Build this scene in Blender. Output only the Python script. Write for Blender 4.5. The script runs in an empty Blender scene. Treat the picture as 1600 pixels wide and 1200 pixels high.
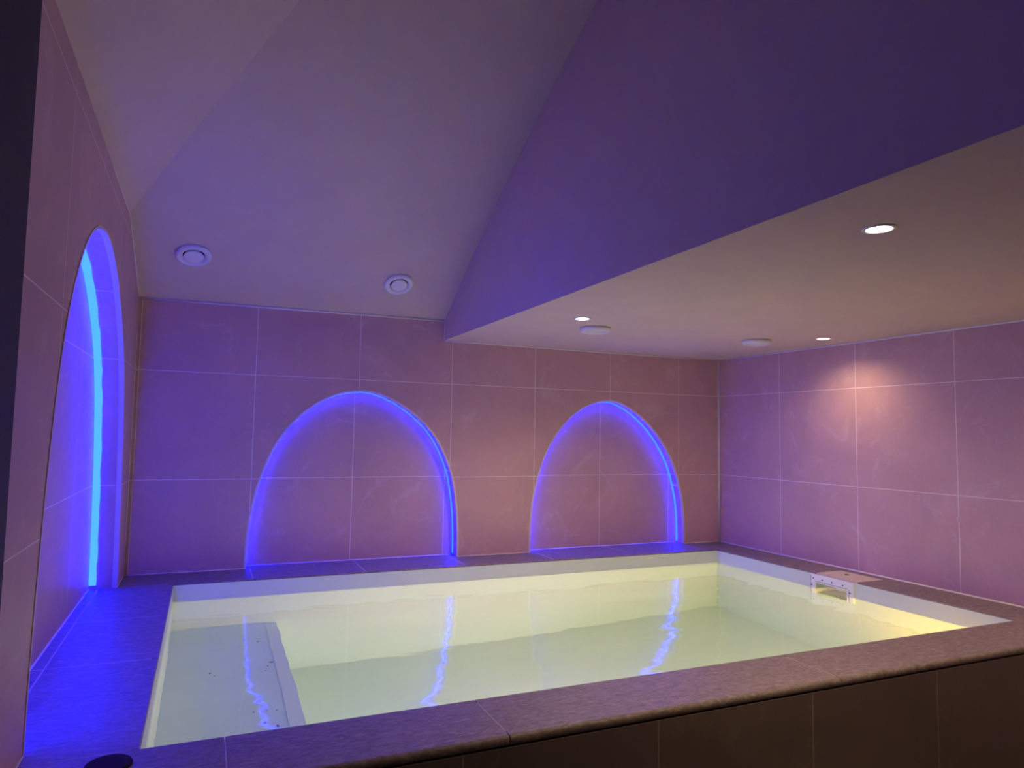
import bpy, bmesh, math
from mathutils import Vector, Matrix

C = bpy.context.scene.collection
sc = bpy.context.scene

# ------------------------------------------------------------------ key sizes
XL, XR = -0.1835, 3.8153          # left and right wall faces
XS = 1.578                        # face of the bulkhead
ZS = 1.390                        # underside of the bulkhead
YF = -2.562                       # outer face of the front coping
PX0, PX1, PY0, PY1 = 0.0692, 3.5381, -2.2977, -0.3034   # pool opening
ZW = -0.0905                      # water level (coping top is z = 0)
ZFL = -0.78                       # room floor
ZP = -1.31                        # pool bottom
YR = -5.2                         # rear wall
NB = 0.090                        # depth of the two niches in the rear wall
NLX = -0.304                      # rear of the niche in the left wall

# ------------------------------------------------------------------ camera
cam_data = bpy.data.cameras.new('camera')
cam = bpy.data.objects.new('camera', cam_data)
C.objects.link(cam)
cam_data.sensor_fit = 'HORIZONTAL'
cam_data.sensor_width = 36.0
cam_data.lens = 1085.91 / 1600.0 * 36.0
cam_data.clip_start = 0.02
Mx = Matrix(((0.91500023, -0.04479817, -0.40095847),
             (-0.40309448, -0.05960268, -0.9132154),
             (0.01701218, 0.99721645, -0.07259436)))
M4 = Mx.to_4x4()
M4.translation = Vector((0.18185, -4.28298, 0.78753))
cam.matrix_world = M4
sc.camera = cam

# ------------------------------------------------------------------ world, view
w = bpy.data.worlds.new('world')
sc.world = w
w.use_nodes = True
w.node_tree.nodes['Background'].inputs[0].default_value = (0.02, 0.018, 0.025, 1)
w.node_tree.nodes['Background'].inputs[1].default_value = 0.2
sc.view_settings.view_transform = 'Standard'
sc.view_settings.look = 'None'
sc.view_settings.gamma = 1.0
sc.view_settings.use_curve_mapping = False
sc.view_settings.exposure = 0.0
sc.cycles.caustics_refractive = True
sc.cycles.caustics_reflective = True
sc.cycles.blur_glossy = 1.0
sc.cycles.sample_clamp_indirect = 4.0

# light levels (all of them belong to fixtures built below), as linear RGB
DOWN = (64.0, 46.0, 28.0)          # watts per channel of each downlight beam
POOL = (275.0, 164.0, 175.0)          # lens of the pool lamp at mid length
POOL_WARM = (200.0, 106.0, 16.0)      # lens of the pool lamp at the right end
LED_LEFT = (0.10, 0.50, 108.0)      # strip in the left wall
LED_BACK = (0.08, 0.34, 110.0)     # strips in the far wall
LENS = (14.0, 12.6, 10.4)          # downlight lenses

# ------------------------------------------------------------------ materials
def srgb(r, g, b):
    f = lambda c: c / 12.92 if c <= 0.04045 else ((c + 0.055) / 1.055) ** 2.4
    return (f(r / 255), f(g / 255), f(b / 255), 1)

def newmat(name):
    m = bpy.data.materials.new(name)
    m.use_nodes = True
    nt = m.node_tree
    return m, nt, nt.nodes['Principled BSDF']

def noise(nt, scale, detail=4, rough=0.55, vec=None, dist=0.0):
    n = nt.nodes.new('ShaderNodeTexNoise')
    n.inputs['Scale'].default_value = scale
    n.inputs['Detail'].default_value = detail
    n.inputs['Roughness'].default_value = rough
    n.inputs['Distortion'].default_value = dist
    if vec is not None:
        nt.links.new(vec, n.inputs['Vector'])
    return n

def ramp(nt, fac, stops):
    r = nt.nodes.new('ShaderNodeValToRGB')
    e = r.color_ramp.elements
    while len(e) < len(stops):
        e.new(0.5)
    for i, (p, c) in enumerate(stops):
        e[i].position = p
        e[i].color = c
    nt.links.new(fac, r.inputs[0])
    return r

def mathn(nt, op, a, b=None, clamp=False):
    n = nt.nodes.new('ShaderNodeMath')
    n.operation = op
    n.use_clamp = clamp
    for i, v in enumerate((a, b)):
        if v is None:
            continue
        if isinstance(v, (int, float)):
            n.inputs[i].default_value = v
        else:
            nt.links.new(v, n.inputs[i])
    return n.outputs[0]

def mixcol(nt, fac, a, b):
    n = nt.nodes.new('ShaderNodeMix')
    n.data_type = 'RGBA'
    if isinstance(fac, (int, float)):
        n.inputs[0].default_value = fac
    else:
        nt.links.new(fac, n.inputs[0])
    for i, v in ((6, a), (7, b)):
        if isinstance(v, tuple):
            n.inputs[i].default_value = v
        else:
            nt.links.new(v, n.inputs[i])
    return n.outputs[2]

def bump(nt, bsdf, height, strength, distance):
    b = nt.nodes.new('ShaderNodeBump')
    b.inputs['Strength'].default_value = strength
    b.inputs['Distance'].default_value = distance
    nt.links.new(height, b.inputs['Height'])
    nt.links.new(b.outputs[0], bsdf.inputs['Normal'])

TILE_A = (0.62, 0.385, 0.335, 1)
TILE_B = (0.72, 0.45, 0.39, 1)
GROUT = (0.95, 0.82, 0.78, 1)

def tile_mat(name, axis, u0, z0, uw=0.6, zh=0.6, gw=0.0042, horizontal=True,
             ca=TILE_A, cb=TILE_B, grout=GROUT, rough=0.42, haze=0.38):
    """large matt tiles; joints every uw along the axis and zh in height"""
    m, nt, b = newmat(name)
    geo = nt.nodes.new('ShaderNodeNewGeometry')
    sep = nt.nodes.new('ShaderNodeSeparateXYZ')
    nt.links.new(geo.outputs['Position'], sep.inputs[0])
    def line(out, o, per):
        t = mathn(nt, 'DIVIDE', mathn(nt, 'SUBTRACT', out, o), per)
        fr = mathn(nt, 'FRACT', mathn(nt, 'ADD', t, 100.5))
        d = mathn(nt, 'MULTIPLY', mathn(nt, 'ABSOLUTE', mathn(nt, 'SUBTRACT', fr, 0.5)), per)
        return mathn(nt, 'LESS_THAN', d, gw / 2)
    l = line(sep.outputs[axis], u0, uw)
    if horizontal:
        l = mathn(nt, 'MAXIMUM', l, line(sep.outputs[2], z0, zh))
    big = noise(nt, 2.3, 5, 0.6, geo.outputs['Position'], 0.6)
    base = ramp(nt, big.outputs['Fac'], [(0.35, ca), (0.68, cb)])
    # brushed vertical grain
    mp = nt.nodes.new('ShaderNodeMapping')
    mp.inputs['Scale'].default_value = (60, 60, 5)
    nt.links.new(geo.outputs['Position'], mp.inputs[0])
    fine = noise(nt, 1.0, 5, 0.6, mp.outputs[0])
    c1 = mixcol(nt, mathn(nt, 'MULTIPLY', fine.outputs['Fac'], 0.22), base.outputs[0], (cb[0]*1.25, cb[1]*1.25, cb[2]*1.25, 1))
    # pale smears of grout haze left on the tiles
    hz = noise(nt, 3.1, 7, 0.72, geo.outputs['Position'], 2.2)
    hr = ramp(nt, hz.outputs['Fac'], [(0.55, (0, 0, 0, 1)), (0.72, (1, 1, 1, 1))])
    c2 = mixcol(nt, mathn(nt, 'MULTIPLY', hr.outputs[0], haze), c1, (0.90, 0.74, 0.70, 1))
    c3 = mixcol(nt, l, c2, grout)
    nt.links.new(c3, b.inputs['Base Color'])
    b.inputs['Roughness'].default_value = rough
    b.inputs['Specular IOR Level'].default_value = 0.35
    h = mathn(nt, 'SUBTRACT', fine.outputs['Fac'], mathn(nt, 'MULTIPLY', l, 3.0))
    bump(nt, b, h, 0.25, 0.0012)
    return m

def plain(name, col, rough=0.5, spec=0.4, nscale=None, namp=0.1, bstr=0.0, metal=0.0):
    m, nt, b = newmat(name)
    b.inputs['Roughness'].default_value = rough
    b.inputs['Specular IOR Level'].default_value = spec
    b.inputs['Metallic'].default_value = metal
    if nscale:
        geo = nt.nodes.new('ShaderNodeNewGeometry')
        n = noise(nt, nscale, 5, 0.6, geo.outputs['Position'])
        lo = tuple(c * (1 - namp) for c in col[:3]) + (1,)
        hi = tuple(min(1, c * (1 + namp)) for c in col[:3]) + (1,)
        r = ramp(nt, n.outputs['Fac'], [(0.3, lo), (0.7, hi)])
        nt.links.new(r.outputs[0], b.inputs['Base Color'])
        if bstr:
            n2 = noise(nt, nscale * 14, 4, 0.6, geo.outputs['Position'])
            bump(nt, b, n2.outputs['Fac'], bstr, 0.001)
    else:
        b.inputs['Base Color'].default_value = col
    return m

M = {}
M['tile_back'] = tile_mat('tile_back', 0, 0.4362, 1.1077)
M['tile_niche_one'] = tile_mat('tile_niche_one', 0, 1.030, 0.507)
M['tile_niche_two'] = tile_mat('tile_niche_two', 0, 2.806, 0.507)
M['tile_right'] = tile_mat('tile_right', 1, -0.624, 1.1077, uw=0.618)
M['tile_left'] = tile_mat('tile_left', 1, -0.30, 1.1077)
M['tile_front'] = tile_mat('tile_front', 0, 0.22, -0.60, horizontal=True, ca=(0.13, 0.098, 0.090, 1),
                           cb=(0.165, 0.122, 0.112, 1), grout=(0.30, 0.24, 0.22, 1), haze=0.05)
M['tile_floor'] = tile_mat('tile_floor', 0, 0.22, 0.0, horizontal=False, ca=(0.10, 0.08, 0.075, 1), cb=(0.13, 0.10, 0.09, 1))
M['paint'] = plain('ceiling_paint', (0.76, 0.60, 0.49, 1), 0.85, 0.2, 5.0, 0.03, 0.15)
M['dark_low_bounce_paint'] = plain('dark_low_bounce_paint', (0.055, 0.045, 0.05, 1), 0.7, 0.3, 5.0, 0.1, 0.1)  # on the unseen rear wall and flat ceiling, dark to weaken bounced light
M['silicone'] = plain('silicone', (0.95, 0.86, 0.84, 1), 0.45, 0.4)
M['edge_trim'] = plain('edge_trim', (0.85, 0.72, 0.72, 1), 0.35, 0.5)
M['mortar'] = plain('mortar', (0.60, 0.50, 0.47, 1), 0.8, 0.2)
M['liner'] = plain('liner', (0.70, 0.77, 0.68, 1), 0.45, 0.4, 2.0, 0.02)
M['bench'] = plain('bench_liner_blue_lit', (0.74, 0.87, 0.96, 1), 0.5, 0.35, 3.0, 0.04)  # same liner as the pool, tinted blue to stand in for blue strip light
M['bench_edge'] = plain('bench_edge', (0.80, 0.90, 0.98, 1), 0.45, 0.4)
M['white_plastic'] = plain('white_plastic', (0.93, 0.90, 0.88, 1), 0.35, 0.5)
M['pale_plastic'] = plain('pale_plastic', (0.66, 0.56, 0.47, 1), 0.5, 0.4, 20, 0.05)
M['gap'] = plain('gap', (0.015, 0.012, 0.015, 1), 0.8, 0.1)
M['screw'] = plain('screw', (0.05, 0.045, 0.06, 1), 0.4, 0.5, metal=0.5)
M['steel'] = plain('steel', (0.75, 0.73, 0.70, 1), 0.3, 0.5, metal=0.8)
M['nozzle'] = plain('nozzle', (0.16, 0.17, 0.24, 1), 0.5, 0.4)
M['disc'] = plain('disc', (0.03, 0.015, 0.02, 1), 0.8, 0.15)

def stone_mat():
    m, nt, b = newmat('coping_stone')
    geo = nt.nodes.new('ShaderNodeNewGeometry')
    mp = nt.nodes.new('ShaderNodeMapping')
    mp.inputs['Rotation'].default_value = (0, 0, 0.5)
    mp.inputs['Scale'].default_value = (16, 48, 16)
    nt.links.new(geo.outputs['Position'], mp.inputs[0])
    n = noise(nt, 1.6, 8, 0.7, mp.outputs[0], 1.2)
    r = ramp(nt, n.outputs['Fac'], [(0.34, (0.14, 0.112, 0.105, 1)), (0.50, (0.255, 0.205, 0.19, 1)), (0.68, (0.42, 0.34, 0.315, 1))])
    n2 = noise(nt, 90, 4, 0.7, geo.outputs['Position'])
    c = mixcol(nt, mathn(nt, 'MULTIPLY', n2.outputs['Fac'], 0.5), r.outputs[0], (0.20, 0.155, 0.145, 1))
    nt.links.new(c, b.inputs['Base Color'])
    b.inputs['Roughness'].default_value = 0.5
    b.inputs['Specular IOR Level'].default_value = 0.35
    h = mathn(nt, 'ADD', n.outputs['Fac'], mathn(nt, 'MULTIPLY', n2.outputs['Fac'], 0.4))
    bump(nt, b, h, 0.4, 0.0011)
    return m
M['stone'] = stone_mat()

def emis(name, col, strength):
    m = bpy.data.materials.new(name)
    m.use_nodes = True
    nt = m.node_tree
    nt.nodes.clear()
    o = nt.nodes.new('ShaderNodeOutputMaterial')
    e = nt.nodes.new('ShaderNodeEmission')
    k = max(max(col[:3]), 1e-9)
    e.inputs[0].default_value = tuple(c / k for c in col[:3]) + (1,)
    e.inputs[1].default_value = k * strength
    nt.links.new(e.outputs[0], o.inputs[0])
    return m
M['led_left'] = emis('led_blue_bright', LED_LEFT, 1.0)
M['led_back'] = emis('led_blue', LED_BACK, 1.0)
M['lamp'] = emis('downlight_glow', LENS, 1.0)
M['pool_glow'] = emis('pool_lamp_glow', POOL, 1.0)
M['pool_glow_warm'] = emis('pool_lamp_glow_warm', POOL_WARM, 1.0)

def water_mat():
    m = bpy.data.materials.new('water')
    m.use_nodes = True
    nt = m.node_tree
    nt.nodes.clear()
    o = nt.nodes.new('ShaderNodeOutputMaterial')
    tr = nt.nodes.new('ShaderNodeBsdfRefraction')
    tr.inputs['Color'].default_value = (1, 1, 1, 1)
    tr.inputs['IOR'].default_value = 1.33
    tr.inputs['Roughness'].default_value = 0.0
    gl = nt.nodes.new('ShaderNodeBsdfGlossy')
    gl.inputs['Roughness'].default_value = 0.045
    gl.inputs['Color'].default_value = (1, 1, 1, 1)
    fr = nt.nodes.new('ShaderNodeFresnel')
    fr.inputs[0].default_value = 1.33
    mx = nt.nodes.new('ShaderNodeMixShader')
    geo = nt.nodes.new('ShaderNodeNewGeometry')
    mp = nt.nodes.new('ShaderNodeMapping')
    mp.inputs['Scale'].default_value = (1.0, 2.2, 1.0)
    mp.inputs['Rotation'].default_value = (0, 0, 0.25)
    nt.links.new(geo.outputs['Position'], mp.inputs[0])
    n1 = noise(nt, 1.5, 2, 0.5, mp.outputs[0], 0.3)
    n2 = noise(nt, 13.0, 3, 0.5, mp.outputs[0], 0.4)
    h = mathn(nt, 'ADD', n1.outputs['Fac'], mathn(nt, 'MULTIPLY', n2.outputs['Fac'], 0.035))
    bp = nt.nodes.new('ShaderNodeBump')
    bp.inputs['Strength'].default_value = 1.0
    bp.inputs['Distance'].default_value = 0.008
    nt.links.new(h, bp.inputs['Height'])
    nt.links.new(bp.outputs[0], gl.inputs['Normal'])
    nt.links.new(bp.outputs[0], tr.inputs['Normal'])
    nt.links.new(bp.outputs[0], fr.inputs['Normal'])
    nt.links.new(fr.outputs[0], mx.inputs[0])
    nt.links.new(tr.outputs[0], mx.inputs[1])
    nt.links.new(gl.outputs[0], mx.inputs[2])
    nt.links.new(mx.outputs[0], o.inputs['Surface'])
    va = nt.nodes.new('ShaderNodeVolumeAbsorption')
    va.inputs['Color'].default_value = (0.42, 0.92, 0.74, 1)
    va.inputs['Density'].default_value = 0.20
    nt.links.new(va.outputs[0], o.inputs['Volume'])
    return m
M['water'] = water_mat()

# ------------------------------------------------------------------ helpers
def link(name, bm, mat, parent=None, kind=None, smooth=False, loc=None):
    me = bpy.data.meshes.new(name)
    bmesh.ops.recalc_face_normals(bm, faces=bm.faces)
    bm.to_mesh(me)
    bm.free()
    mats = mat if isinstance(mat, (list, tuple)) else [mat]
    for x in mats:
        me.materials.append(x)
    if smooth:
        for p in me.polygons:
            p.use_smooth = True
    o = bpy.data.objects.new(name, me)
    C.objects.link(o)
    if parent is not None:
        o.parent = parent
    if loc is not None:
        o.location = loc
    if kind:
        o['kind'] = kind
    return o

def tag(o, label, cat, group=None):
    o['label'] = label
    o['category'] = cat
    if group:
        o['group'] = group
    return o

def thing(name, label, cat, loc=(0, 0, 0), group=None):
    o = bpy.data.objects.new(name, None)
    o.empty_display_size = 0.1
    C.objects.link(o)
    o.location = loc
    return tag(o, label, cat, group)

def box(bm, x0, x1, y0, y1, z0, z1):
    v = [bm.verts.new(p) for p in ((x0, y0, z0), (x1, y0, z0), (x1, y1, z0), (x0, y1, z0),
                                   (x0, y0, z1), (x1, y0, z1), (x1, y1, z1), (x0, y1, z1))]
    for f in ((0, 3, 2, 1), (4, 5, 6, 7), (0, 1, 5, 4), (1, 2, 6, 5), (2, 3, 7, 6), (3, 0, 4, 7)):
        bm.faces.new([v[i] for i in f])
    return v

def boxobj(name, dims, mat, parent=None, kind=None, bevel=0.0, seg=3):
    bm = bmesh.new()
    box(bm, *dims)
    if bevel:
        bmesh.ops.bevel(bm, geom=list(bm.edges), offset=bevel, segments=seg, profile=0.5, affect='EDGES')
    return link(name, bm, mat, parent, kind, smooth=False)

def prism(bm, pts, place, d0, d1):
    """closed outline pts (2D) given depth from d0 to d1; place(a, b, d) -> 3D"""
    lo = [bm.verts.new(place(a, b, d0)) for a, b in pts]
    hi = [bm.verts.new(place(a, b, d1)) for a, b in pts]
    n = len(pts)
    for ring in (lo, hi):
        ed = []
        for i in range(n):
            e = bm.edges.get((ring[i], ring[(i + 1) % n])) or bm.edges.new((ring[i], ring[(i + 1) % n]))
            ed.append(e)
        bmesh.ops.triangle_fill(bm, use_beauty=True, use_dissolve=False, edges=ed)
    for i in range(n):
        j = (i + 1) % n
        bm.faces.new((lo[i], lo[j], hi[j], hi[i]))

def lathe(bm, prof, n=48, cap0=True, cap1=True):
    """profile of (r, z) turned about z"""
    rings = []
    for r, z in prof:
        rings.append([bm.verts.new((r * math.cos(2 * math.pi * i / n), r * math.sin(2 * math.pi * i / n), z)) for i in range(n)])
    for a, b in zip(rings[:-1], rings[1:]):
        for i in range(n):
            j = (i + 1) % n
            bm.faces.new((a[i], a[j], b[j], b[i]))
    if cap0:
        bm.faces.new(rings[0][::-1])
    if cap1:
        bm.faces.new(rings[-1])

def smooth_curve(ctrl, per=7):
    """centripetal Catmull-Rom through the control points"""
    P = [Vector(p) for p in ctrl]
    P = [P[0] * 2 - P[1]] + P + [P[-1] * 2 - P[-2]]
    out = []
    for i in range(1, len(P) - 2):
        p0, p1, p2, p3 = P[i - 1:i + 3]
        for k in range(per):
            t = k / per
            out.append(0.5 * ((2 * p1) + (p2 - p0) * t + (2 * p0 - 5 * p1 + 4 * p2 - p3) * t * t + (3 * p1 - p0 - 3 * p2 + p3) * t ** 3))
    out.append(P[-2])
    return [(v.x, v.y) for v in out]

# ------------------------------------------------------------------ arch outlines (measured)
ARCH1 = smooth_curve([(0.424, 0.0), (0.428, 0.15), (0.446, 0.325), (0.490, 0.518), (0.575, 0.722), (0.712, 0.892),
                      (0.870, 0.995), (1.045, 1.037), (1.205, 1.008), (1.392, 0.900), (1.535, 0.755), (1.638, 0.545),
                      (1.680, 0.335), (1.694, 0.155), (1.696, 0.0)])
ARCH2 = smooth_curve([(2.213, 0.0), (2.216, 0.155), (2.232, 0.345), (2.274, 0.520), (2.348, 0.704), (2.482, 0.882),
                      (2.640, 0.993), (2.825, 1.038), (2.985, 0.998), (3.146, 0.892), (3.280, 0.752), (3.390, 0.565),
                      (3.455, 0.352), (3.478, 0.155), (3.480, 0.0)])
# left wall arch in (y, z)
ARCHL = smooth_curve([(-0.309, 0.0), (-0.335, 0.281), (-0.410, 0.690), (-0.515, 0.990), (-0.660, 1.190), (-0.930, 1.385),
                      (-1.247, 1.492), (-1.500, 1.485), (-1.720, 1.405), (-1.900, 1.260), (-2.050, 1.045), (-2.145, 0.760),
                      (-2.200, 0.450), (-2.230, 0.179), (-2.237, 0.0)])

def z_slope(x, y):
    """the main sloping ceiling"""
    t = (x - XL) / (XS - XL)
    d = -y
    zr = 1.520 + 0.66 * d - 0.055 * d * d
    zl = 1.505 + 0.414 * d
    return zl * (1 - t) + zr * t

def z_left(x):
    return 1.782 + 0.91 * (x - XL)

def crease_x(y):
    if y > -0.662:
        return XL
    lo, hi = XL, XS
    for _ in range(40):
        m = (lo + hi) / 2
        if z_left(m) < z_slope(m, y):
            lo = m
        else:
            hi = m
    return lo

# ------------------------------------------------------------------ the setting
# rear (far) wall: tiled front layer with the two arched recesses, and the panels behind them
bm = bmesh.new()
outline = [(XL - 0.12, 0.0)] + ARCH1 + ARCH2 + [(XR + 0.1, 0.0), (XR + 0.1, ZS + 0.05), (XS + 0.02, ZS + 0.05),
                                              (XS + 0.02, 1.60), (XL - 0.12, 1.60)]
prism(bm, outline, lambda a, b, d: (a, d, b), 0.0, NB)
wall_back = link('wall_back', bm, M['tile_back'], kind='structure')
n1 = boxobj('niche_panel', (0.35, 1.80, NB, NB + 0.1, -0.02, 1.15), M['tile_niche_one'], wall_back)
n2 = boxobj('niche_panel', (2.10, 3.60, NB, NB + 0.1, -0.02, 1.15), M['tile_niche_two'], wall_back)

# left wall
bm = bmesh.new()
outline = [(0.0, 0.0)] + ARCHL + [(-2.60, 0.0), (-2.60, 1.95), (-0.70, 1.95), (0.0, 1.66)]
prism(bm, outline, lambda a, b, d: (d, a, b), XL, NLX)
wall_left = link('wall_left', bm, M['tile_left'], kind='structure')
boxobj('niche_panel', (NLX - 0.1, NLX, -2.36, -0.15, -0.02, 1.62), M['tile_left'], wall_left)
# dark return where the left wall ends
boxobj('wall_left_return', (-0.40, XL + 0.012, YR, -2.600, ZFL, 3.0), M['dark_low_bounce_paint'], kind='structure')

boxobj('wall_right', (XR, XR + 0.15, YR, 0.0, ZFL, ZS + 0.05), M['tile_right'], kind='structure')
boxobj('wall_rear', (-0.40, XR + 0.15, YR - 0.12, YR, ZFL, 3.0), M['dark_low_bounce_paint'], kind='structure')  # unseen wall, coloured dark so less light bounces back
boxobj('floor', (-0.40, XR + 0.15, YR, YF + 0.03, ZFL - 0.1, ZFL), M['tile_floor'], kind='structure')

# bulkhead (low ceiling)
boxobj('ceiling_low', (XS, XR + 0.15, YR, 0.05, ZS, 3.05), M['paint'], kind='structure')

# main slope
bm = bmesh.new()
NY, NX = 40, 16
rows = []
for i in range(NY + 1):
    y = 0.03 + (-2.72 - 0.03) * i / NY
    if i and abs(y + 0.662) < 0.03:
        y = -0.662
    cx = crease_x(y)
    x0 = cx - (0.05 if y > -0.662 else 0.0)
    rows.append([(x0 + (XS + 0.03 - x0) * j / NX, y) for j in range(NX + 1)])
lo = [[bm.verts.new((x, y, z_slope(x, y))) for x, y in r] for r in rows]
hi = [[bm.verts.new((x, y, z_slope(x, y) + 0.08)) for x, y in r] for r in rows]
for i in range(NY):
    for j in range(NX):
        bm.faces.new((lo[i][j], lo[i][j + 1], lo[i + 1][j + 1], lo[i + 1][j]))
        bm.faces.new((hi[i][j], hi[i][j + 1], hi[i + 1][j + 1], hi[i + 1][j]))
for i in range(NY):
    bm.faces.new((lo[i][0], lo[i + 1][0], hi[i + 1][0], hi[i][0]))
    bm.faces.new((lo[i][-1], lo[i + 1][-1], hi[i + 1][-1], hi[i][-1]))
for j in range(NX):
    bm.faces.new((lo[0][j], lo[0][j + 1], hi[0][j + 1], hi[0][j]))
    bm.faces.new((lo[-1][j], lo[-1][j + 1], hi[-1][j + 1], hi[-1][j]))
link('ceiling_slope', bm, M['paint'], kind='structure', smooth=False)

# left slope, from the left wall up to the crease
bm = bmesh.new()
ys = [-0.662 - (2.72 - 0.662) * i / 16 for i in range(17)]
cr = [(crease_x(y), y) for y in ys]
xe = cr[-1][0]
under = [(XL - 0.03, -0.60), (XL, -0.662)] + cr[1:] + [(xe, YR), (XL - 0.03, YR)]
lo = [bm.verts.new((x, y, z_left(x))) for x, y in under]
hi = [bm.verts.new((x, y, z_left(x) + 0.07)) for x, y in under]
bm.faces.new(lo)
bm.faces.new(hi[::-1])
n = len(under)
for i in range(n):
    bm.faces.new((lo[i], lo[(i + 1) % n], hi[(i + 1) % n], hi[i]))
link('ceiling_slope_left', bm, M['paint'], kind='structure')
# flat part above and behind the camera, coloured dark to cut bounced light
boxobj('ceiling_flat', (xe - 0.1, XS + 0.05, YR, -2.70, z_left(xe) - 0.01, z_left(xe) + 0.2), M['dark_low_bounce_paint'], kind='structure')

# sealant beads and tile edge profiles
def bead(name, p, q, r, parent=None, mat='silicone'):
    p, q = Vector(p), Vector(q)
    d = (q - p).normalized()
    a = d.orthogonal().normalized()
    b = d.cross(a)
    bm = bmesh.new()
    k = 8
    rs = [[bm.verts.new(c + (a * math.cos(2 * math.pi * i / k) + b * math.sin(2 * math.pi * i / k)) * r) for i in range(k)] for c in (p, q)]
    for i in range(k):
        bm.faces.new((rs[0][i], rs[0][(i + 1) % k], rs[1][(i + 1) % k], rs[1][i]))
    bm.faces.new(rs[0][::-1])
    bm.faces.new(rs[1])
    o = link(name, bm, M[mat], parent, None if parent else 'structure', smooth=True)
    return o

bead('trim_1', (XR - 0.005, -0.005, 0), (XR - 0.005, -0.005, ZS), 0.009)                       # upright corner bead
bead('trim_2', (XS, -0.003, ZS - 0.003), (XR, -0.003, ZS - 0.003), 0.0055)
bead('trim_3', (XR - 0.003, 0, ZS - 0.003), (XR - 0.003, -4.0, ZS - 0.003), 0.0055)
bead('trim_4', (XL, -0.004, z_slope(XL, 0) - 0.003), (XS, -0.004, z_slope(XS, 0) - 0.003), 0.0065)
bead('trim_5', (XS, 0, ZS), (XS, 0, z_slope(XS, 0)), 0.004)
bead('trim_6', (XR, 0, 0.0), (XR, YF, 0.0), 0.0065)
bead('trim_7', (XL, 0, 0), (0.424, 0, 0), 0.0045)
bead('trim_8', (1.696, 0, 0), (2.213, 0, 0), 0.0045)
bead('trim_9', (3.480, 0, 0), (XR, 0, 0), 0.0045)
bead('trim_10', (0.40, NB, 0), (1.72, NB, 0), 0.004)
bead('trim_11', (2.19, NB, 0), (3.50, NB, 0), 0.004)
bead('trim_12', (XL, 0, 0), (XL, 0, 1.505), 0.0035)
bead('trim_13', (XL, 0, 0), (XL, -0.309, 0), 0.0035)
bead('trim_14', (NLX, -0.31, 0), (NLX, -2.237, 0), 0.0045)
bead('trim_15', (XL, 0, 1.505), (XL, -0.662, 1.779), 0.0045)
bead('trim_16', (XL, -0.662, 1.781), (XL, -1.30, 1.781), 0.0025)
bead('trim_17', (XL, -2.237, 0), (XL, -2.60, 0), 0.0035)

def arch_trim(name, pts, place, wd=0.010, depth=0.006):
    """thin profile that edges an arched opening: a band just outside the outline, slightly proud"""
    bm = bmesh.new()
    n = len(pts)
    rings = []
    for i, (a, b) in enumerate(pts):
        p0, p1 = pts[max(0, i - 1)], pts[min(n - 1, i + 1)]
        t = Vector((p1[0] - p0[0], p1[1] - p0[1])).normalized()
        nn = Vector((-t.y, t.x)) * NSIGN[name_key[0]]
        o2 = (a + nn.x * wd, b + nn.y * wd)
        i2 = (a - nn.x * 0.002, b - nn.y * 0.002)
        rings.append([bm.verts.new(place(*i2, 0.02)), bm.verts.new(place(*i2, -0.0025)), bm.verts.new(place(*o2, -0.0025)), bm.verts.new(place(*o2, 0.02))])
    for r, s in zip(rings[:-1], rings[1:]):
        for k in range(4):
            bm.faces.new((r[k], r[(k + 1) % 4], s[(k + 1) % 4], s[k]))
    bm.faces.new(rings[0])
    bm.faces.new(rings[-1][::-1])
    return bm
NSIGN = {'b': 1, 'l': -1}
name_key = ['b']
for nm, pts in (('trim_18', ARCH1), ('trim_19', ARCH2)):
    bm = arch_trim(nm, pts, lambda a, b, d: (a, d, b))
    link(nm, bm, M['edge_trim'], kind='structure')
name_key[0] = 'l'
bm = arch_trim('trim_20', ARCHL, lambda a, b, d: (XL - d, a, b), wd=0.009)
link('trim_20', bm, M['edge_trim'], kind='structure')

# ------------------------------------------------------------------ light strips in the niches
def strip_mesh(pts, place, width, inset, thick, sign, wob=0.0):
    """ribbon that lines the inside of an arch next to the rear panel"""
    bm = bmesh.new()
    n = len(pts)
    rings = []
    for i, (a, b) in enumerate(pts):
        p0, p1 = pts[max(0, i - 1)], pts[min(n - 1, i + 1)]
        t = Vector((p1[0] - p0[0], p1[1] - p0[1])).normalized()
        nn = Vector((-t.y, t.x)) * sign          # outwards
        wv = width + wob * math.sin(i * 1.7) * math.sin(i * 0.37)
        A = (a - nn.x * inset, b - nn.y * inset)
        B = (a - nn.x * (inset + thick), b - nn.y * (inset + thick))
        rings.append([bm.verts.new(place(*A, 0.001)), bm.verts.new(place(*A, wv)), bm.verts.new(place(*B, wv)), bm.verts.new(place(*B, 0.001))])
    for r, s in zip(rings[:-1], rings[1:]):
        for k in range(4):
            bm.faces.new((r[k], r[(k + 1) % 4], s[(k + 1) % 4], s[k]))
    bm.faces.new(rings[0])
    bm.faces.new(rings[-1][::-1])
    return bm

def clip_low(pts, z=0.012):
    q = [p for p in pts if p[1] >= z]
    return [(pts[0][0], z)] + q + [(pts[-1][0], z)]

o = link('led_strip', strip_mesh(clip_low(ARCH1), lambda a, b, d: (a, NB - d, b), 0.013, 0.001, 0.003, 1), M['led_back'])
tag(o, 'blue light strip lining the wide middle arched niche in the back wall', 'light strip', 'blue light strips')
o = link('led_strip', strip_mesh(clip_low(ARCH2), lambda a, b, d: (a, NB - d, b), 0.016, 0.001, 0.003, 1), M['led_back'])
tag(o, 'blue light strip lining the arched niche nearest the right wall', 'light strip', 'blue light strips')
o = link('led_strip', strip_mesh(clip_low(ARCHL, 0.02), lambda a, b, d: (NLX + d, a, b), 0.032, 0.001, 0.003, -1, 0.0025), M['led_left'])
tag(o, 'bright blue light strip lining the tall arched niche in the left wall', 'light strip', 'blue light strips')

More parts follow.
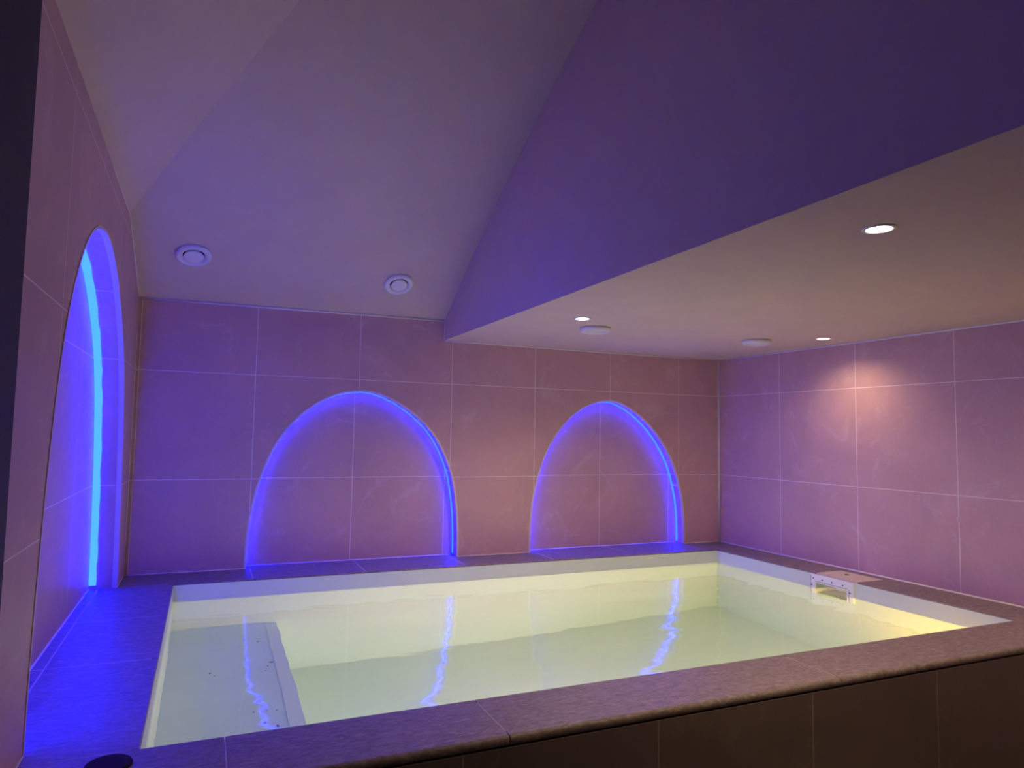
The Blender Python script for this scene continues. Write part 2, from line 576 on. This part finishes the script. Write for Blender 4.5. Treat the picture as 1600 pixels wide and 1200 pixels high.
# ------------------------------------------------------------------ the pool
pool = thing('pool', 'raised rectangular pool with pale liner and brown stone coping', 'pool', (1.8, -1.3, ZP))
pool_off = Vector((-1.8, 1.3, -ZP))
def pp(o):
    o.parent = pool
    o.location = pool_off
    return o

bm = bmesh.new()
T = 0.06
ex = -0.0012   # liner welt sits a touch inside the coping edge
x0, x1, y0, y1 = PX0 - ex, PX1 + ex, PY0 - ex, PY1 + ex
box(bm, x0 - T, x1 + T, y0 - T, y1 + T, ZP - 0.04, ZP)
box(bm, x0 - T, x0, y0 - T, y1 + T, ZP, -0.008)
box(bm, x0, x1, y0 - T, y0, ZP, -0.008)
box(bm, x0, x1, y1, y1 + T, ZP, -0.008)
SK0, SK1, SKT, SKB = -1.402, -1.182, -0.054, -0.200     # skimmer mouth
box(bm, x1, x1 + T, y0 - T, SK0, ZP, -0.008)
box(bm, x1, x1 + T, SK1, y1 + T, ZP, -0.008)
box(bm, x1, x1 + T, SK0, SK1, ZP, SKB)
box(bm, x1, x1 + T, SK0, SK1, SKT, -0.008)
pp(link('liner', bm, M['liner']))

# bench along the left end, its outer edge a raised strip along its outer edge
ZB = -0.610
bm = bmesh.new()
prism(bm, [(x0, y0), (0.572, y0), (0.572, y1), (x0, y1)], lambda a, b, d: (a, b, d), ZP, ZB)
bench = pp(link('bench', bm, M['bench']))
bm = bmesh.new()
box(bm, 0.516, 0.573, y0, y1, ZB, ZB + 0.004)
e = link('bench_edge', bm, M['bench_edge'])
e.parent = bench
# dark air nozzles in the bench
for k, (x, y, r) in enumerate([(0.463, -0.60, 0.006), (0.502, -0.90, 0.013), (0.485, -0.94, 0.007), (0.472, -1.00, 0.006), (0.245, -0.95, 0.007),
                               (0.262, -0.99, 0.005), (0.448, -1.40, 0.006), (0.484, -1.41, 0.006), (0.398, -1.40, 0.005), (0.435, -1.51, 0.007), (0.475, -1.54, 0.008)]):
    bm = bmesh.new()
    r *= 0.7
    lathe(bm, [(r, 0), (r, 0.002), (r * 0.6, 0.003)], 16)
    nz = link('air_nozzle', bm, M['nozzle'], loc=(x, y, ZB))
    nz.parent = bench
# outer tiled apron
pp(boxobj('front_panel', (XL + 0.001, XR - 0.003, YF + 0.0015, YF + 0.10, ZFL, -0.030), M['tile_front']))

# coping stones
g = 0.003
def stone(name, xa, xb, ya, yb, front=False):
    bm = bmesh.new()
    box(bm, xa, xb, ya, yb, -0.028, 0.0)
    if front:
        ed = [e for e in bm.edges if all(abs(v.co.y - ya) < 1e-6 for v in e.verts) and abs(e.verts[0].co.z - e.verts[1].co.z) < 1e-6]
        bmesh.ops.bevel(bm, geom=ed, offset=0.0125, segments=5, profile=0.5, affect='EDGES')
    top = [e for e in bm.edges if all(abs(v.co.z) < 1e-6 for v in e.verts)]
    if not front:
        bmesh.ops.bevel(bm, geom=top, offset=0.0025, segments=2, profile=0.5, affect='EDGES')
    return pp(link(name, bm, M['stone']))

fx = [XL - 0.1, 0.263, 0.950, 2.150, 2.752, XR - 0.002]
for a, b in zip(fx[:-1], fx[1:]):
    stone('coping_stone', a + g / 2, b - g / 2, YF, PY0 - 0.0005, True)
ly = [PY0, -1.55, -0.95, PY1]
for a, b in zip(ly[:-1], ly[1:]):
    stone('coping_stone', -0.262, PX0, a + g / 2, b - g / 2)
    stone('coping_stone', NLX - 0.01, -0.265, a + g / 2, b - g / 2)
bxs = [XL - 0.1, 0.45, 1.05, 1.65, 2.25, 2.85, 3.45, XR - 0.002]
for a, b in zip(bxs[:-1], bxs[1:]):
    stone('coping_stone', a + g / 2, b - g / 2, PY1 + g / 2, NB + 0.01)
for a, b in ((PY0, -1.463), (-1.175, -0.72), (-0.72, PY1)):
    stone('coping_stone', PX1, XR - 0.002, a + g / 2, b - g / 2)
stone('coping_stone', 3.745, XR - 0.002, -1.463, -1.175)
# mortar bed under the stones shows as the joints
bm = bmesh.new()
box(bm, XL - 0.1, XR - 0.003, YF + 0.03, PY0 - 0.02, -0.030, -0.0004)
box(bm, NLX, PX0 - 0.02, PY0 - 0.02, PY1 + 0.02, -0.030, -0.0004)
box(bm, XL, XR - 0.003, PY1 + 0.02, NB, -0.030, -0.0004)
box(bm, PX1 + 0.02, XR - 0.003, PY0 - 0.02, -1.47, -0.030, -0.0004)
box(bm, PX1 + 0.02, XR - 0.003, -1.17, PY1 + 0.02, -0.030, -0.0004)
pp(link('mortar_joints', bm, M['mortar']))

# water
bm = bmesh.new()
k = 0.002
prism(bm, [(x0 - k, y0 - k), (x1 + k, y0 - k), (x1 + k, SK0 - k), (x1 + 0.156, SK0 - k), (x1 + 0.156, SK1 + k), (x1 + k, SK1 + k),
           (x1 + k, y1 + k), (x0 - k, y1 + k)], lambda a, b, d: (a, b, d), ZP - k, ZW)
o = link('pool_water', bm, M['water'])
tag(o, 'still pale green water filling the pool', 'water')

# lamps set in the near wall of the pool
def pool_lamp(x, z, label, glow, r=0.11):
    t = thing('pool_lamp', label, 'lamp', (x, y0, z), 'underwater lamps')
    rot = Matrix.Rotation(-math.pi / 2, 3, 'X')
    bm = bmesh.new()
    lathe(bm, [(r + 0.02, 0), (r + 0.02, 0.008), (r, 0.014), (r, 0.006)], 40)
    bmesh.ops.rotate(bm, verts=bm.verts, cent=(0, 0, 0), matrix=rot)
    link('bezel', bm, M['steel'], t, smooth=False)
    bm = bmesh.new()
    lathe(bm, [(r * 0.98, 0.007), (r * 0.97, 0.012), (r * 0.7, 0.018), (r * 0.3, 0.021)], 40)
    bmesh.ops.rotate(bm, verts=bm.verts, cent=(0, 0, 0), matrix=rot)
    link('lens', bm, glow, t, smooth=True)
    return t
pool_lamp(1.75, -0.58, 'round underwater lamp in the near pool wall, at mid length', M['pool_glow'])
pool_lamp(3.22, -0.48, 'round warm underwater lamp in the near pool wall by the right end', M['pool_glow_warm'], 0.085)


# ------------------------------------------------------------------ skimmer
sk = thing('pool_skimmer', 'white surface skimmer set in the right pool wall', 'skimmer', (PX1, -1.2965, -0.20))
soff = Vector((-PX1, 1.2965, 0.20))
def sp(o, parent=None):
    o.parent = parent or sk
    o.location = soff if parent is None else (0, 0, 0)
    return o
fa, fb = x1 - 0.012, x1 + 0.001
bm = bmesh.new()
outl = [(-1.445, -0.008), (-1.147, -0.008), (-1.147, -0.215), (SK1, -0.215), (SK1, SKT), (SK0, SKT), (SK0, -0.215), (-1.445, -0.215)]
prism(bm, outl, lambda a, b, d: (d, a, b), fa, fb)
face = sp(link('faceplate', bm, M['white_plastic']))
# groove round the gasket
bm = bmesh.new()
box(bm, fa - 0.0006, fa, SK0 - 0.004, SK1 + 0.004, -0.0475, -0.0455)
box(bm, fa - 0.0006, fa, SK0 - 0.015, SK0 - 0.013, -0.20, -0.050)
box(bm, fa - 0.0006, fa, SK1 + 0.032, SK1 + 0.034, -0.20, -0.014)
sp(link('groove', bm, M['screw']), face)
for (y, z) in [(-1.168, -0.030), (-1.232, -0.0315), (-1.300, -0.0325), (-1.375, -0.0335), (-1.155, -0.070), (-1.424, -0.0660), (-1.155, -0.14), (-1.424, -0.14)]:
    bm = bmesh.new()
    lathe(bm, [(0.0042, 0), (0.0042, 0.0012), (0.003, 0.0018)], 14)
    bmesh.ops.rotate(bm, verts=bm.verts, cent=(0, 0, 0), matrix=Matrix.Rotation(-math.pi / 2, 3, 'Y'))
    s = link('screw', bm, M['screw'])
    s.parent = sk
    s.location = soff + Vector((fa, y, z))
# throat: open box behind the mouth
bm = bmesh.new()
tx = x1 + 0.16
t = 0.006
box(bm, x1 + T, tx, SK0 - t, SK0, SKB, SKT)
box(bm, x1 + T, tx, SK1, SK1 + t, SKB, SKT)
box(bm, x1 + T, tx, SK0 - t, SK1 + t, SKT, SKT + t)
box(bm, x1 + T, tx, SK0 - t, SK1 + t, SKB - t, SKB)
box(bm, tx - t, tx, SK0, SK1, SKB, SKT)
sp(link('throat', bm, M['white_plastic']))
bm = bmesh.new()
box(bm, PX1 + 0.002, 3.743, -1.4615, -1.1765, -0.026, 0.0006)
lid = sp(link('lid', bm, M['pale_plastic']))
lid['label'] = 'pale beige access lid'
bm = bmesh.new()
lathe(bm, [(0.013, 0), (0.013, 0.0012)], 24)
h = link('finger_hole', bm, M['gap'])
h.parent = lid
h.location = (3.665, -1.285, 0.0003)

# ------------------------------------------------------------------ ceiling fittings
def downlight(x, y, label, level=1.0):
    t = thing('downlight', label, 'downlight', (x, y, ZS), 'downlights in the low ceiling')
    bm = bmesh.new()
    lathe(bm, [(0.046, 0.0), (0.046, -0.002), (0.043, -0.004), (0.036, -0.004), (0.033, -0.001)], 48, True, False)
    link('bezel', bm, M['white_plastic'], t, smooth=False)
    bm = bmesh.new()
    lathe(bm, [(0.0335, -0.0012), (0.0325, -0.0024), (0.02, -0.0035)], 40)
    link('lens', bm, M['lamp'], t, smooth=True)
    ld = bpy.data.lights.new('downlight_beam', 'SPOT')
    ld.energy = max(DOWN) * level
    ld.color = tuple(c / max(DOWN) for c in DOWN)
    ld.spot_size = math.radians(150)
    ld.spot_blend = 1.0
    ld.shadow_soft_size = 0.03
    lo = bpy.data.objects.new('downlight_beam', ld)
    C.objects.link(lo)
    lo.parent = t
    lo.location = (0, 0, -0.008)
    return t
downlight(1.910, -2.925, 'large bright downlight nearest the camera in the low ceiling')
downlight(1.932, -1.184, 'small downlight behind the round vent at the left of the low ceiling')
downlight(3.525, -1.268, 'small downlight close to the right wall in the low ceiling', 0.30)

downlight(3.525, -2.950, 'downlight close to the right wall, beyond the right edge of the photo', 0.6)

def valve(loc, nrm, label, group, drop):
    """round white air valve: flange, raised ring, gap and central disc"""
    t = thing('air_valve', label, 'air valve', loc, group)
    q = Vector(nrm).normalized().to_track_quat('Z', 'Y')
    t.rotation_mode = 'QUATERNION'
    t.rotation_quaternion = q
    bm = bmesh.new()
    lathe(bm, [(0.086, 0.0), (0.087, drop * 0.5), (0.080, drop), (0.070, drop * 1.12), (0.062, drop * 1.0), (0.053, drop * 0.45), (0.051, 0.002)], 56, True, False)
    link('flange', bm, M['white_plastic'], t, smooth=True)
    bm = bmesh.new()
    lathe(bm, [(0.054, 0.001), (0.054, 0.0025)], 40)
    link('gap', bm, M['gap'], t)
    bm = bmesh.new()
    lathe(bm, [(0.043, 0.003), (0.0485, drop * 0.75), (0.0470, drop * 0.98), (0.042, drop * 1.05), (0.02, drop * 1.02)], 48)
    link('disc', bm, M['white_plastic'], t, smooth=True)
    return t
def slope_normal(x, y):
    h = 0.01
    dx = (z_slope(x + h, y) - z_slope(x - h, y)) / (2 * h)
    dy = (z_slope(x, y + h) - z_slope(x, y - h)) / (2 * h)
    return (dx, dy, -1)
valve((0.088, -0.394, z_slope(0.088, -0.394)), slope_normal(0.088, -0.394),
      'round white air valve on the sloping ceiling, near the left wall', 'white air valves', 0.018)
valve((1.198, -0.263, z_slope(1.198, -0.263)), slope_normal(1.198, -0.263),
      'round white air valve on the sloping ceiling, near the bulkhead', 'white air valves', 0.018)
valve((2.150, -0.945, ZS), (0, 0, -1), 'round white air valve under the low ceiling, left one by a downlight', 'white air valves', 0.026)
valve((3.255, -1.005, ZS), (0, 0, -1), 'round white air valve under the low ceiling, in front of the far right corner', 'white air valves', 0.026)

# dark disc on the near left corner of the coping
bm = bmesh.new()
lathe(bm, [(0.050, 0.0), (0.051, 0.004), (0.048, 0.008), (0.030, 0.009)], 40)
o = link('round_disc', bm, M['disc'], loc=(0.010, -2.372, 0.0))
tag(o, 'small dark round disc lying on the near left corner of the coping', 'disc')
